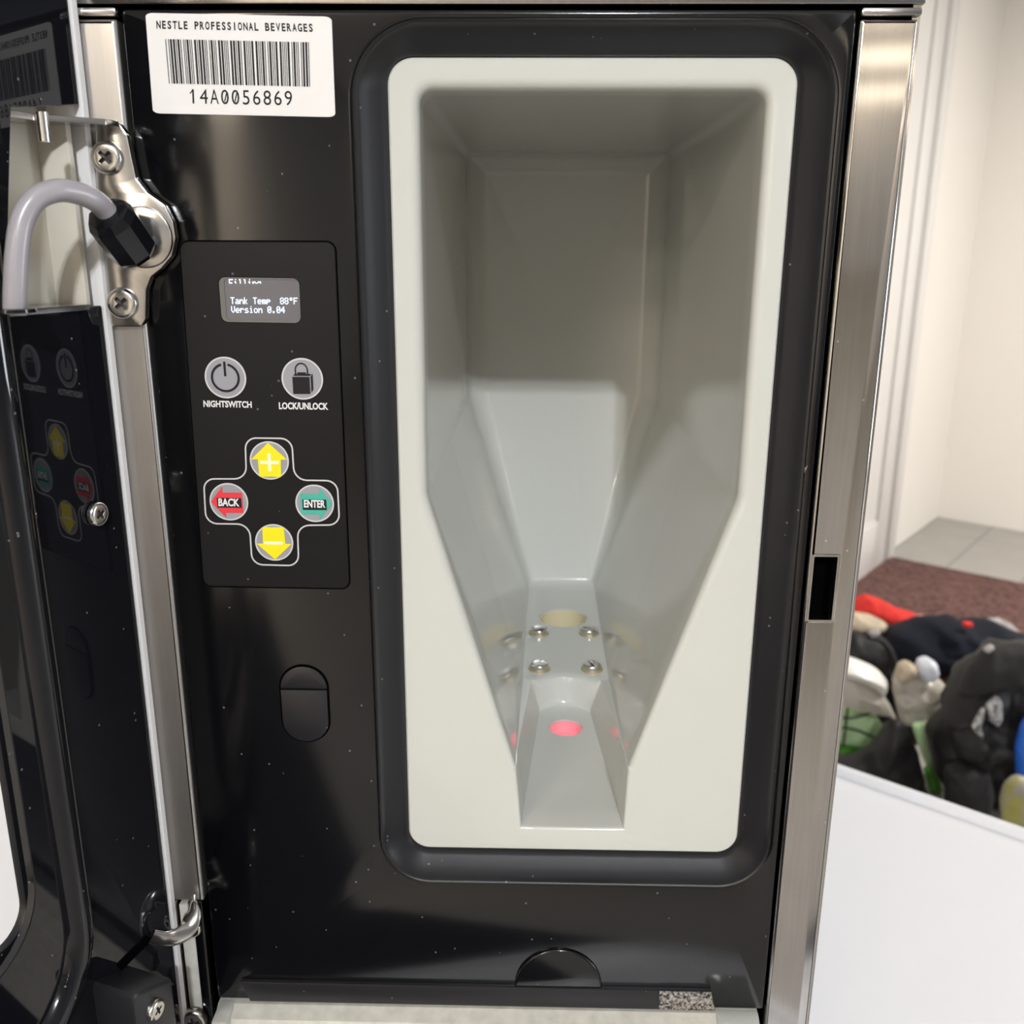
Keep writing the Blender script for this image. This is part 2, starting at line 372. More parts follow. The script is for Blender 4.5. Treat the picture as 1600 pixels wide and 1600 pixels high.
# rug
def rug(a0, a1, b0, b1, nx, ny, label, m='rug'):
    bm = bmesh.new()
    g = [[bm.verts.new(room(a0 + (a1 - a0) * i / nx, b0 + (b1 - b0) * j / ny, .010 + .004 * noise.noise(Vector((i * 1.7, j * 1.7, 3))))) for j in range(ny + 1)] for i in range(nx + 1)]
    for i in range(nx):
        for j in range(ny): bm.faces.new((g[i][j], g[i + 1][j], g[i + 1][j + 1], g[i][j + 1]))
    edge = [g[i][0] for i in range(nx + 1)] + [g[nx][j] for j in range(1, ny + 1)] + [g[i][ny] for i in range(nx - 1, -1, -1)] + [g[0][j] for j in range(ny - 1, 0, -1)]
    lo = [bm.verts.new((v.co.x, v.co.y, .0005)) for v in edge]; skin(bm, edge, lo); bm.faces.new(lo)
    bmesh.ops.recalc_face_normals(bm, faces=bm.faces[:])
    o = finish(bm, 'rug', M[m], None, 60); ground(o, room((a0 + a1) / 2, (b0 + b1) / 2)); tag(o, label, 'rug')
rug(-.985, 1.115, 2.62, 3.80, 60, 44, 'dark brown pile rug on the grey tiles behind the navy jacket')
rug(-.98, .98, -3.4, -.34, 50, 60, 'unseen added charcoal runner rug on the tiles in front of the white table', 'mat')   # added out of view to darken the reflection in the lower panel

# table: white moulded top with a raised rounded rim, legs
TZ = .76
tab = empty('folding_table', room(0, .15, 0), 'white plastic folding table under the beverage dispenser', 'table')
ta, tb, tc_, td = -.95, .31, -.21, .693
def rr_room(i, r): return rrect(ta + i, tb - i, tc_ + i, td - i, max(.004, r - i), 8)
bm = bmesh.new(); L = []
for i, z in ((.03, TZ - .045), (.004, TZ - .042), (0, TZ - .03), (0, TZ - .004), (.0025, TZ), (.011, TZ), (.0150, TZ - .0060), (.0225, TZ - .0065), (.0290, TZ - .0035), (.05, TZ - .003)):
    L.append([room(a, b, z) for a, b in rr_room(i, .05)])
loft(bm, L); finish(bm, 'tabletop', M['table'], tab, 40)
for sx in (-.80, .18):
    for sy in (-.2, .56):
        bm = bmesh.new(); tube(bm, [room(sx, sy, 0), room(sx, sy, TZ - .045)], .016, 14, upv=Vector((1, 0, 0))); finish(bm, 'leg', M['charcoal'], tab, 40)

# ================================================================== THE DISPENSER
ROOT = empty('beverage_dispenser', (-.015, .15, TZ), 'black and steel hot beverage dispenser with open pale grey hopper and its door swung open', 'dispenser')
PX0, PX1, PZ0, PZ1 = -.1293, .0992, 1.0035, 1.3795
# cabinet
bm = bmesh.new()
boxm(bm, -.1525, -.1500, .0, .38, .80, 1.381); boxm(bm, .1160, .1185, .0, .38, .80, 1.381); boxm(bm, -.1525, .1185, .378, .381, .80, 1.381)
finish(bm, 'cabinet_shell', M['steel'], ROOT)
box('top_cover', M['steel'], ROOT, -.1535, .1195, -.0008, .382, 1.3806, 1.40, bev=.0008)
box('inner_backing', M['gap'], ROOT, -.1495, .1155, .0085, .012, 1.3700, 1.3805)
box('inner_backing', M['gap'], ROOT, -.1495, -.0585, .0085, .012, .80, 1.3699)
box('inner_backing', M['gap'], ROOT, .0965, .1155, .0085, .012, .80, 1.3699)
box('inner_backing', M['gap'], ROOT, -.058, .096, .0085, .012, .80, 1.0625)
# corner posts
post = mslab('corner_post', M['steel'], ROOT, rrect(.0999, .1178, .80, 1.3765, .0006, 2), [rrect(.1016, .1101, 1.1783, 1.2027, .0003, 2)], -.0012, .004, bev=.0012, seg=3, label='brushed steel corner post with a rectangular slot')
box('post_cap', M['steel_smooth'], post, .0998, .1183, -.0022, .004, 1.3772, 1.3796, bev=.0008)
mslab('slot_edge', M['steel_smooth'], post, rrect(.1010, .1107, 1.1777, 1.2033, .0003, 2), [rrect(.1017, .1100, 1.1784, 1.2026, .0003, 2)], -.0014, .0035)
postL = mslab('corner_post', M['steel_satin'], ROOT, rrect(-.1520, -.1306, 1.0526, 1.3765, .0006, 2), [], -.0012, .004, bev=.0014, seg=3)
box('post_cap', M['steel_smooth'], postL, -.1520, -.1300, -.0022, .004, 1.3772, 1.3796, bev=.0008)
box('lower_rail', M['steel_smooth'], ROOT, -.1525, -.1425, -.0012, .004, .80, 1.0526, bev=.0012)
box('rail_strip', M['ledge'], ROOT, -.1415, -.1360, .0, .004, .80, 1.0500, bev=.0006)
box('rail_strip', M['black'], ROOT, -.1356, -.1312, -.0015, .004, .80, 1.0526, bev=.0006)

# front panel with the bezel opening
bz = [-.0580, .0957, 1.0632, 1.3768]
bz_out = rrect(bz[0], bz[1], bz[2], bz[3], [.020, .020, .0235, .0235], 12)
panel = mslab('front_panel', M['black'], ROOT, rrect(PX0, PX1, PZ0, PZ1, [.001, .001, .001, .001], 2), [bz_out], 0, .006, bev=.0012, seg=2, label='glossy black front panel')
lin_out = [-.0478, .0850, 1.0722, 1.3674]
YF = .009
def lerp_contour(k):
    x0, x1, z0, z1 = [a + (b - a) * k for a, b in zip(bz, lin_out)]
    rr = [.020 + (.0085 - .020) * k] * 2 + [.0235 + (.0085 - .0235) * k] * 2
    return rrect(x0, x1, z0, z1, rr, 12)
bm = bmesh.new()
prof = [(-.02, .004), (-.02, .0003), (.01, -.0006), (.06, -.0011), (.12, -.0008), (.17, .0004), (.24, .0016), (.5, .0042), (.8, .0070), (.95, .0082), (1.0, .0100), (1.0, .013)]
loft(bm, [[Vector((a, y, b)) for a, b in lerp_contour(k)] for k, y in prof], False, False)
bezel = finish(bm, 'bezel', M['bezel'], panel, 40)
for f_ in bezel.data.polygons: pass

# hopper liner
ZP, ZL, YS, YB = 1.098, 1.0826, .108, .252
NF = 9
def cavity(y, zf=None, ins=0., insf=0.):
    """(x, z, yoff) contour of the hopper at depth y: floor points carry their own height"""
    k = max(0., min(1., (y - YF) / (YB - YF)))
    zb = 1.1105 + (ZP - 1.1105) * min(1., max(0., (y - YF) / .105))
    bl = (-.0048 + .0046 * k, zb); br = (.0400 + .0015 * k, zb)
    if zf is None: zf = ZL
    f = min(1., (y - YF) / .098)
    l = -.0025 + .0083 * f; r = .0392 - .0079 * f
    pts = [(bl[0], bl[1], 0)]
    cols = [(l + (r - l) * j / (NF - 1)) for j in range(NF)]
    lw = .0003 + .0042 * max(0., min(1., (y - YF - .02) / .085)); fr = [(min(bl[0] + lw, l - .0002), zb)] + [(x, zf) for x in cols] + [(max(br[0] - lw, r + .0002), zb)]
    sh = [bl, br, (.0757, 1.2205), (.0757, 1.3577), (-.0377, 1.3577), (-.0377, 1.2205)]
    if ins > 0:
        sh = offs(sh, [insf, insf, ins, ins, ins, ins]); fr = [(sh[0][0] + (sh[1][0] - sh[0][0]) * (.06 + .88 * j / (NF + 1)), sh[0][1]) for j in range(NF + 2)]
    rr = [0, 0, .014 - ins * .5, max(.0006, .0045 - ins), max(.0006, .0045 - ins), .012 - ins * .5]
    up = rpoly([(*p, q) for p, q in zip(sh, rr)], 5)
    return [up[0]] + fr + up[1:]
def rowpts(y, zf, curve=0.):
    c = cavity(y, zf); out = []
    for i, (x, z) in enumerate(c):
        yy = y
        if 2 <= i <= NF + 1:
            t = (i - 2) / (NF - 1) * 2 - 1; yy = y + curve * (1 - t * t)
        out.append(Vector((x, yy, z)))
    return out
bm = bmesh.new()
c0 = cavity(YF + .004, ZL); rad = [(.0038 if (i > NF + 3) else .0012) for i in range(len(c0))]; rad[0] = .0022; rad[NF + 3] = .0022
rows = []
for k in range(5):
    t = k / 4 * math.pi / 2
    op = offs(c0, [-r * (1 - math.sin(t)) for r in rad])
    rows.append([Vector((x, YF + r * (1 - math.cos(t)), z)) for (x, z), r in zip(op, rad)])
for y in (.025, .045, .065, .085, .1): rows.append(rowpts(y, ZL))
st = [(.1055, ZL, .006), (.1075, ZL + .0004, .006), (.1088, ZL + .0016, .006), (.1096, ZL + .004, .006), (.1108, ZP - .004, .006), (.1122, ZP - .0014, .006), (.1142, ZP - .0003, .006), (.1170, ZP, .005)]
for y, z, c in st: rows.append(rowpts(y, z, c))
for y in (.128, .16, .2, .232): rows.append(rowpts(y, ZP))
for k in range(0, 6):
    t = k / 5 * math.pi / 2; rr = .0125
    op = cavity(YB, ZP, 1e-6 + rr * (1 - math.cos(t)), 1e-6 + .004 * (1 - math.cos(t)))
    rows.append([Vector((x, YB - rr + rr * math.sin(t), z)) for x, z in op])
rs = [ring(bm, r) for r in rows]
for a, b in zip(rs, rs[1:]): skin(bm, a, b)
cv = bm.verts.new((.019, YB, 1.25))
for i in range(len(rs[-1])): bm.faces.new((rs[-1][i], rs[-1][(i + 1) % len(rs[-1])], cv))
oc = [rrect(*lin_out, .0085, 12), None]
o0 = ring(bm, [(a, YF + .0006, b) for a, b in oc[0]]); oi = ring(bm, [(a, YF, b) for a, b in offs(ccw(oc[0]), .0006)]); ob_ = ring(bm, [(a, .262, b) for a, b in oc[0]])
skin(bm, oi, o0); skin(bm, o0, ob_); bm.faces.new(ob_)
ee = [bm.edges.get((oi[i], oi[(i + 1) % len(oi)])) for i in range(len(oi))] + [bm.edges.get((rs[0][i], rs[0][(i + 1) % len(rs[0])])) for i in range(len(rs[0]))]
bmesh.ops.triangle_fill(bm, use_beauty=True, use_dissolve=False, edges=ee)
bmesh.ops.recalc_face_normals(bm, faces=bm.faces[:])
me = bpy.data.meshes.new('hopper_liner'); bm.to_mesh(me); bm.free()
tmp = bpy.data.objects.new('tmp', me); col.objects.link(tmp)
HB = (.0202, .1947, .0141); HP = (.0185, .0915, .0082)
cut = []
for (x, y, r), (z0, z1) in ((HB, (ZP - .016, ZP + .01)), (HP, (ZL - .007, ZL + .01))):
    bm = bmesh.new(); loft(bm, [[Vector((a, b, z)) for a, b in circ(x, y, r, 40)] for z in (z0, z1)])
    cm = bpy.data.meshes.new('c'); bm.to_mesh(cm); bm.free(); co = bpy.data.objects.new('c', cm); col.objects.link(co); cut.append(co)
    md = tmp.modifiers.new('b', 'BOOLEAN'); md.object = co; md.operation = 'DIFFERENCE'; md.solver = 'EXACT'
dg = bpy.context.evaluated_depsgraph_get(); dg.update()
lme = bpy.data.meshes.new_from_object(tmp.evaluated_get(dg)); lme.name = 'hopper_liner'
print('LINER', len(me.polygons), len(lme.polygons))
for c_ in cut + [tmp]: bpy.data.objects.remove(c_)
liner = link(lme, 'hopper_liner', M['liner'], ROOT, 32, 'glossy pale grey hopper liner')
def cup(name, m, x, y, r, z0, z1, label):
    bm = bmesh.new()
    loft(bm, [[Vector((a, b, z)) for a, b in circ(x, y, q, 40)] for q, z in ((r - .0001, z0), (r - .0001, z1), (r - .0009, z1), (r - .0012, z0 + .0008))], True, True)
    return finish(bm, name, m, liner, 40, label)
cup('outlet_sleeve', M['sleeve'], *HB, ZP - .0159, ZP - .0012, 'yellowed round outlet hole')
cup('sensor_sleeve', M['pink'], *HP, ZL - .0069, ZL - .0008, 'pink round sensor hole')
for i, (u, v, rt) in enumerate(((842, 990, .25), (920, 990, -.35), (843, 1045, .9), (925, 1046, -1.35))):
    p = onZ(u, v, ZP); Ft = frame_at(p, (0, 0, 1), Vector((0, 1, 0))); r = .0046
    wsh = mslab('washer', M['washer'], liner, circ(0, 0, .0056, 26), [], -.0011, .0002, Ft, bev=.0004)
    a, b = r * .82, r * .13; cs, sn = math.cos(rt), math.sin(rt); sl = [(x * cs - y * sn, x * sn + y * cs) for x, y in ((-a, -b), (a, -b), (a, b), (-a, b))]
    mslab('slotted_screw', M['screw'], liner, circ(0, 0, r, 26), [sl], -.0034, -.0010, Ft, bev=.0010, seg=3)
    mslab('screw_slot', M['recess'], liner, sl, [], -.0022, -.0010, Ft)

# asset label
Yl = -.00035
lab_q = [(227, 20), (518, 26), (524, 183), (239, 177)]
fl = quadmap(lab_q, Yl)
bm = bmesh.new(); cs_ = rrect(0, 1, 0, 1, .045, 6); cs_ = [(s * 1.0, t) for s, t in rpoly([(0, 0, .04), (1, 0, .04), (1, 1, .04), (0, 1, .04)], 6)]
fr_ = ring(bm, [fl(s, t) for s, t in cs_]); bk_ = ring(bm, [fl(s, t) + Vector((0, .0006, 0)) for s, t in cs_])
bm.faces.new(fr_); skin(bm, fr_, bk_); bmesh.ops.recalc_face_normals(bm, faces=bm.faces[:])
lab = finish(bm, 'asset_label', M['label'], ROOT, 30, 'white barcode label on the front panel')
Yi = Yl - .00008
text('lettering', 'NESTLE PROFESSIONAL BEVERAGES', M['ink'], lab, [(244, 32), (488, 37), (489, 50), (244.5, 45)], Yi, .03, .66)
text('lettering', '14A0056869', M['ink'], lab, [(300, 139), (456, 142), (457, 165), (301, 162)], Yi, 0., .60)
fi = quadmap([(296, 139), (456, 142), (457, 165), (297, 162)], Yi)
print_polys('lettering', M['ink'], lab, [[(.002, .26), (.002, .36), (.028, .16), (.028, .03)]], fi)
for k in (3, 4):   # slashed zeros
    x = (k + .5) / 10; print_polys('lettering', M['ink'], lab, [[(x - .016, .78), (x - .006, .84), (x + .018, .22), (x + .008, .16)]], fi)
C39 = {'0': 'nnnwwnwnn', '1': 'wnnwnnnnw', '4': 'nnnwwnnnw', '5': 'wnnwwnnnn', '6': 'nnwwwnnnn', '8': 'wnnwnnwnn', '9': 'nnwwnnwnn', 'A': 'wnnnnwnnw', '*': 'nwnnwnwnn'}
bars = []; x = 0
for ch in '*14A0056869*':
    for i, e in enumerate(C39[ch]):
        wd = 2.4 if e == 'w' else 1
        if i % 2 == 0: bars.append((x, x + wd))
        x += wd
    x += 1
x -= 1
print_polys('barcode', M['ink'], lab, [[(a / x, 0), (b / x, 0), (b / x, 1), (a / x, 1)] for a, b in bars], quadmap([(258, 61), (482.5, 66), (484.5, 135.5), (264, 130.5)], Yi))

# keypad
YK = -.0006; YP = YK - .0001; YQ = YK - .0004; YR_ = YK - .0005; YT = YK - .0006
def pxz(u, v, Y=YK): p = onY(u, v, Y); return (p.x, p.z)
def rpx(pts, r, Y=YK): return rpoly([(*pxz(u, v, Y), r) for u, v in pts], 6)
scr_q = [(341, 433), (467, 435), (470, 505), (346.5, 503)]
keypad = mslab('keypad', M['keypad'], ROOT, rpx([(280, 377), (523, 378), (546, 920), (318, 916)], .003), [rpx(scr_q, .0022)], YK, .0002, bev=.00025, seg=1, label='black membrane keypad with display and six buttons')
mslab('keypad_groove', M['gap'], keypad, rpx([(278.5, 375), (525, 376), (548, 922), (316.5, 918)], .0034), [rpx([(280, 377), (523, 378), (546, 920), (318, 916)], .003)], -.0001, .0002)
scr = mslab('display', M['lcd'], keypad, rpx(scr_q, .0022), [], -.0001, .0006, label='lit grey display reading tank temperature')
mslab('display_edge', M['lcd_edge'], keypad, rpx(scr_q, .0022), [rpx([(349, 436), (465, 437), (468, 502), (354, 500)], .0012)], -.0004, .0004)
F57 = {'F': ['11111', '10000', '10000', '11110', '10000', '10000', '10000'], 'i': ['00100', '00000', '01100', '00100', '00100', '00100', '01110'], 'l': ['01100', '00100', '00100', '00100', '00100', '00100', '01110'],
       'n': ['00000', '00000', '10110', '11001', '10001', '10001', '10001'], 'g': ['00000', '00000', '01111', '10001', '01111', '00001', '01110'], 'T': ['11111', '00100', '00100', '00100', '00100', '00100', '00100'],
       'a': ['00000', '00000', '01110', '00001', '01111', '10001', '01111'], 'k': ['10000', '10000', '10010', '10100', '11000', '10100', '10010'], 'e': ['00000', '00000', '01110', '10001', '11111', '10000', '01110'],
       'm': ['00000', '00000', '11010', '10101', '10101', '10101', '10101'], 'p': ['00000', '00000', '11110', '10001', '11110', '10000', '10000'], '8': ['01110', '10001', '10001', '01110', '10001', '10001', '01110'],
       'd': ['01110', '01010', '01110', '00000', '00000', '00000', '00000'], 'V': ['10001', '10001', '10001', '10001', '10001', '01010', '00100'], 'r': ['00000', '00000', '10110', '11001', '10000', '10000', '10000'],
       's': ['00000', '00000', '01110', '10000', '01110', '00001', '11110'], 'o': ['00000', '00000', '01110', '10001', '10001', '10001', '01110'], '0': ['01110', '10001', '10011', '10101', '11001', '10001', '01110'],
       '.': ['00000', '00000', '00000', '00000', '00000', '01100', '01100'], '4': ['00010', '00110', '01010', '10010', '11111', '00010', '00010'], ' ': ['00000'] * 7}
def lcd(txt, quad, rows=7):
    n = len(txt) * 6 - 1; ps = []
    for ci, ch in enumerate(txt):
        for rr in range(rows):
            for cc in range(5):
                if F57[ch][rr][cc] == '1':
                    s = (ci * 6 + cc) / n; t = rr / rows; ps.append([(s - .1 / n, t), (s + 1.15 / n, t), (s + 1.15 / n, t + 1.02 / rows), (s - .1 / n, t + 1.02 / rows)])
    print_polys('display_text', M['lcd_text'], keypad, ps, quadmap(quad, -.0002))
lcd('Filling', [(357.5, 436), (407.5, 436.3), (407.7, 443.3), (358, 443)], 4)
lcd('Tank Temp  88dF', [(360, 464.5), (464.5, 465), (464.8, 475.5), (360.5, 475)])
lcd('Version 0.04', [(361, 478.3), (445, 478.8), (445.3, 489.3), (361.5, 488.8)])
def button(cu, cv, r, w_=None, name='button', label=None):
    c = onY(cu, cv, YP)
    b = mslab('button', M['grey_btn'], keypad, circ(c.x, c.z, r * .93, 40), [], YP - .0001, YK + .0001, bev=.00005, seg=1, label=label)
    mslab('button_ring', M['ring'], keypad, circ(c.x, c.z, r, 48), [circ(c.x, c.z, r * .925, 48)], YP - .00016, YK + .0001)
    return c
def ink(name, m, c, r, polys, Y=YQ):
    bm = bmesh.new()
    for p in polys:
        try: bm.faces.new(ring(bm, [(c.x + a * r, Y, c.z + b * r) for a, b in p]))
        except ValueError: pass
    for f in bm.faces:
        if f.normal.y > 0: f.normal_flip()
    return finish(bm, name, m, keypad, 0)
def arc(r0, r1, a0, a1, n=24): return [[(q * math.cos(R(a0 + (a1 - a0) * (i + k) / n)), q * math.sin(R(a0 + (a1 - a0) * (i + k) / n))) for q, k in ((r0, 0), (r1, 0), (r1, 1), (r0, 1))] for i in range(n)]
RB = .00715
c = button(352.4, 590, RB, label='grey power button')
ink('power_symbol', M['ink'], c, RB, arc(.59, .70, 104, 436, 40) + [[(-.05, .77), (.06, .77), (.06, .07), (-.05, .07)]])
c = button(472.4, 592, RB, label='grey padlock button')
ink('padlock_symbol', M['ink'], c, RB, [[(-.47, -.72), (.36, -.72), (.36, .10), (-.47, .10)], [(.41, -.66), (.52, -.5), (.52, .27), (.41, .10)], [(-.43, .15), (.38, .15), (.48, .24), (-.34, .24)], [(-.22, .24), (.2, .24), (.2, .32), (-.22, .32)]]
    + [[(a * .9 - .02, b + .42) for a, b in q] for q in arc(.29, .36, 0, 180, 16)] + [[(-.34, .2), (-.27, .2), (-.27, .43), (-.34, .43)], [(.24, .2), (.31, .2), (.31, .43), (.24, .43)]])
text('lettering', 'NIGHTSWITCH', M['white_ink'], keypad, [(317.5, 625.5), (393, 627), (393.5, 637.5), (318, 636)], YP, .034)
text('lettering', 'LOCK/UNLOCK', M['white_ink'], keypad, [(435.5, 628.5), (512.5, 629.5), (513, 640.5), (436, 639.5)], YP, .034)
RS = .0069
up = [(0, .93), (.92, .06), (.60, .06), (.56, -.84), (-.56, -.84), (-.58, .06), (-.92, .06)]
c = button(421, 719.5, RS, label='yellow plus arrow button'); ink('arrow', M['yellow'], c, RS, [up])
ink('plus_sign', M['pale'], c, RS, [[(-.46, .0), (.48, .0), (.48, -.18), (-.46, -.18)], [(-.07, .38), (.09, .38), (.09, .0), (-.07, .0)], [(-.07, -.18), (.09, -.18), (.09, -.56), (-.07, -.56)]], YR_)
c = button(428.5, 847.5, RS, label='yellow minus arrow button'); ink('arrow', M['yellow'], c, RS, [[(a, -b) for a, b in up]])
ink('minus_sign', M['pale'], c, RS, [[(-.5, .06), (.46, .06), (.46, -.10), (-.5, -.10)]], YR_)
lf = [(-.93, 0), (-.28, .82), (-.28, .50), (.72, .50), (.72, -.58), (-.2, -.58), (-.2, -.86)]
c = button(357.8, 784, RS, label='red back arrow button'); ink('arrow', M['red'], c, RS, [lf])
ink('word_patch', M['ink'], c, RS, [[(-.60, .22), (.66, .22), (.66, -.30), (-.60, -.30)]], YR_)
text('lettering', 'BACK', M['white_ink'], keypad, [(341, 778.5), (374, 779), (374.3, 791.5), (341.3, 791)], YT, .038)
c = button(491.8, 786.5, RS, label='teal enter arrow button'); ink('arrow', M['teal'], c, RS, [[(-a, b) for a, b in lf]])
ink('word_patch', M['ink'], c, RS, [[(-.62, .22), (.62, .22), (.62, -.34), (-.62, -.34)]], YR_)
text('lettering', 'ENTER', M['white_ink'], keypad, [(474.5, 781), (508, 781.5), (508.3, 793.5), (475, 793)], YT, .038)
# cross outline around the four arrow buttons
xp = [(382, 683), (457, 684), (461, 749), (528, 750), (532, 821), (466, 822), (468, 885), (393, 883), (389, 820), (321, 819), (317, 747), (384, 747)]
rp = [.0045] * 12
oc_ = ccw(rpoly([(*pxz(u, v), .0042) for u, v in xp], 6))
mslab('keypad_outline', M['ring'], keypad, oc_, [offs(oc_, .00052)], YP - .00005, YK + .0001)

mslab('chip', M['glint_chip'], panel, [pxz(u, v, -.0003) for u, v in ((1250, 741), (1254, 733), (1262, 727), (1258, 736), (1254, 745))], [], -.0006, .0003)
# oval latch plug
ov = lambda i: rpoly([(-.0941 + i, 1.1250 + i, .0093 - i), (-.0752 - i, 1.1250 + i, .0093 - i), (-.0752 - i, 1.1574 - i, .0093 - i), (-.0941 + i, 1.1574 - i, .0093 - i)], 8)
plug = mslab('latch_plug', M['gap'], panel, ov(0), [], -.0002, .001)
def half(i, lo):
    p = ov(i); zs = 1.1475
    return [(a, min(b, zs - .0002) if lo else max(b, zs + .0002)) for a, b in p]
def dedup(p):
    out = []
    for q in p:
        if not out or (abs(q[0] - out[-1][0]) + abs(q[1] - out[-1][1])) > 1e-5: out.append(q)
    if abs(out[0][0] - out[-1][0]) + abs(out[0][1] - out[-1][1]) < 1e-5: out.pop()
    return out
def halfoval(lo):
    p = ccw(ov(.0007)); zs = 1.1475; n = len(p); out = []
    for i in range(n):
        a, b = p[i], p[(i + 1) % n]; ina = (a[1] < zs) == lo; inb = (b[1] < zs) == lo
        if ina: out.append(a)
        if ina != inb: t = (zs - a[1]) / (b[1] - a[1]); out.append((a[0] + (b[0] - a[0]) * t, zs + (-.00025 if lo else .00025)))
    return dedup(out)
mslab('plug_half', M['bezel'], panel, halfoval(False), [], -.0009, .0005, bev=.0003)
mslab('plug_half', M['bezel'], panel, halfoval(True), [], -.0011, .0005, bev=.0003)
# faint raised half disc and step strip at the bottom of the panel
hd = [(.0137 + .0180 * math.cos(R(a)), 1.0137 + .0185 * math.sin(R(a))) for a in range(0, 181, 6)]
mslab('raised_disc', M['black'], panel, hd, [], -.0012, .0005, bev=.0009, seg=3)
mslab('step_strip', M['bezel'], panel, [(-.1150, 1.0040), (.0790, 1.0040), (.0768, 1.0137), (-.1185, 1.0137)], [], -.0016, .0005, bev=.0004)
mslab('painted_glint', M['glint_chip'], panel, [(.0555, 1.0042), (.0787, 1.0042), (.0766, 1.0134), (.0555, 1.0134)], [], -.0018, -.0003)  # speckled silver paints in a bright reflection at the strip's right end
# pale ledge below the panel
bm = bmesh.new(); pr = [(.04, 1.0032), (-.002, 1.0032), (-.0075, 1.0005), (-.012, .993), (-.012, .93), (.04, .93)]
loft(bm, [[Vector((x, y, z)) for y, z in pr] for x in (-.1283, .0965)]); ledge = finish(bm, 'dispense_ledge', M['ledge'], ROOT, 20, label='dusty cream ledge below the panel')
box('ledge_end', M['liner'], ledge, .0790, .0962, -.0128, .0, .93, 1.0036, bev=.001)
box('ledge_end', M['ledge'], ledge, -.1281, -.1215, -.0128, .0, .93, 1.0036, bev=.001)
# lower body: recess, base and drip tray
box('lower_back', M['black'], ROOT, -.150, .116, .09, .10, .79, .935)
box('lower_body', M['black'], ROOT, -.150, .116, .10, .37, .79, 1.06)
box('base', M['black'], ROOT, -.1535, .1195, -.11, .382, TZ - .0005, .80, bev=.004)
for k in range(11): box('drip_grille_bar', M['steel_smooth'], ROOT, -.125 + .02 * k, -.117 + .02 * k, -.10, .08, .7995, .803)

# ------------------------------------------------------------------ hinge bracket, cable, hook
bp = [(150, 188), (186, 191), (199, 210), (206, 245), (213, 278), (230, 300), (258, 320), (271, 346), (275, 372), (269, 400), (252, 420), (236, 433), (229, 452), (228, 498), (221, 511), (176, 511), (168, 503), (165, 470), (155, 400), (148, 300)]
brk = mslab('hinge_bracket', M['steel_smooth'], ROOT, rpoly([(*pxz(u, v, -.0035), .002) for u, v in bp], 4), [], -.0038, -.0008, bev=.0007, seg=2, label='polished steel hinge bracket with rounded lobe')
for (u, v), rt in (((168, 247), .75), ((192.5, 474), .7)):
    phillips(brk, onY(u, v, -.0040), (0, -1, 0), .0052, .0022, rt)
lobe = pxz(224, 371, -.004)
mslab('gland_washer', M['steel_smooth'], brk, circ(lobe[0], lobe[1], .0098, 32), [], -.0052, -.0036, bev=.0005)
gA = onY(214, 398, -.0085); gB = onY(166, 331, -.0215); ax = (gB - gA).normalized(); gl_len = (gB - gA).length; Fc = frame_at(gA, ax)
bm = bmesh.new(); loft(bm, [[Fc(a, b, -d) for a, b in circ(0, 0, r, 9, .35)] for r, d in ((.0030, -.0010), (.0062, .0004), (.0076, .0026), (.0078, gl_len - .0035), (.0066, gl_len - .0008), (.0040, gl_len))])
gl = finish(bm, 'cable_gland', M['rubber'], brk, 22, label='black faceted cable gland')
cp = [gB - ax * .006, gB + ax * .001, onY(146, 312, -.027), onY(118, 301, -.032), onY(88, 298, -.037), onY(56, 311, -.041), onY(35, 345, -.044), onY(27, 395, -.046), onY(24, 450, -.047), onY(23, 490, -.047)]
bm = bmesh.new(); tube(bm, spline(cp, 8), .0033, 18, upv=Vector((.3, -.2, .1)).normalized()); finish(bm, 'cable', M['cable'], ROOT, 60, label='grey rubber cable looping to the door')
# small tab plate with pin, between bracket and door
pl = [onZ(u, v, 1.3465) for u, v in ((186, 188), (150, 176), (20, 172), (18, 184), (100, 190))]
F1 = lambda a, b, d: Vector((a, b, 1.3455 - d))
q = [(-.1305, -.0035), (-.1520, -.0035), (-.1640, -.0300), (-.1625, -.0400), (-.1545, -.0390), (-.1500, -.0220), (-.1330, -.0110)]
tabp = mslab('hinge_tab', M['steel_smooth'], brk, rpoly([(a, b, .002) for a, b in q], 4), [], -.0009, .0009, F1, bev=.0004)
pn = onY(68, 200, -.033); bm = bmesh.new(); tube(bm, [(pn.x, pn.y, 1.3375), (pn.x, pn.y, 1.3455)], .0017, 14, upv=Vector((1, 0, 0))); finish(bm, 'hinge_pin', M['screw'], brk, 40)
# bent hook at the bottom of the post
hk = [onY(300, 1408, -.002), onY(301, 1425, -.007), onY(296, 1447, -.011), onY(280, 1462, -.014), onY(258, 1467, -.016), onY(236, 1463, -.018)]
bm = bmesh.new(); tube(bm, spline(hk, 6), .0036, 16, sx=1, sy=.42, upv=Vector((0, -1, 0)))
finish(bm, 'latch_hook', M['steel_smooth'], ROOT, 60, label='bent polished latch hook')
phillips(ROOT, onY(302, 1451, -.0018), (0, -1, 0), .0034, .0016, .4, 'small_screw')
phillips(ROOT, onY(304, 1592, -.0030), (0, -1, 0), .0056, .0024, .2)

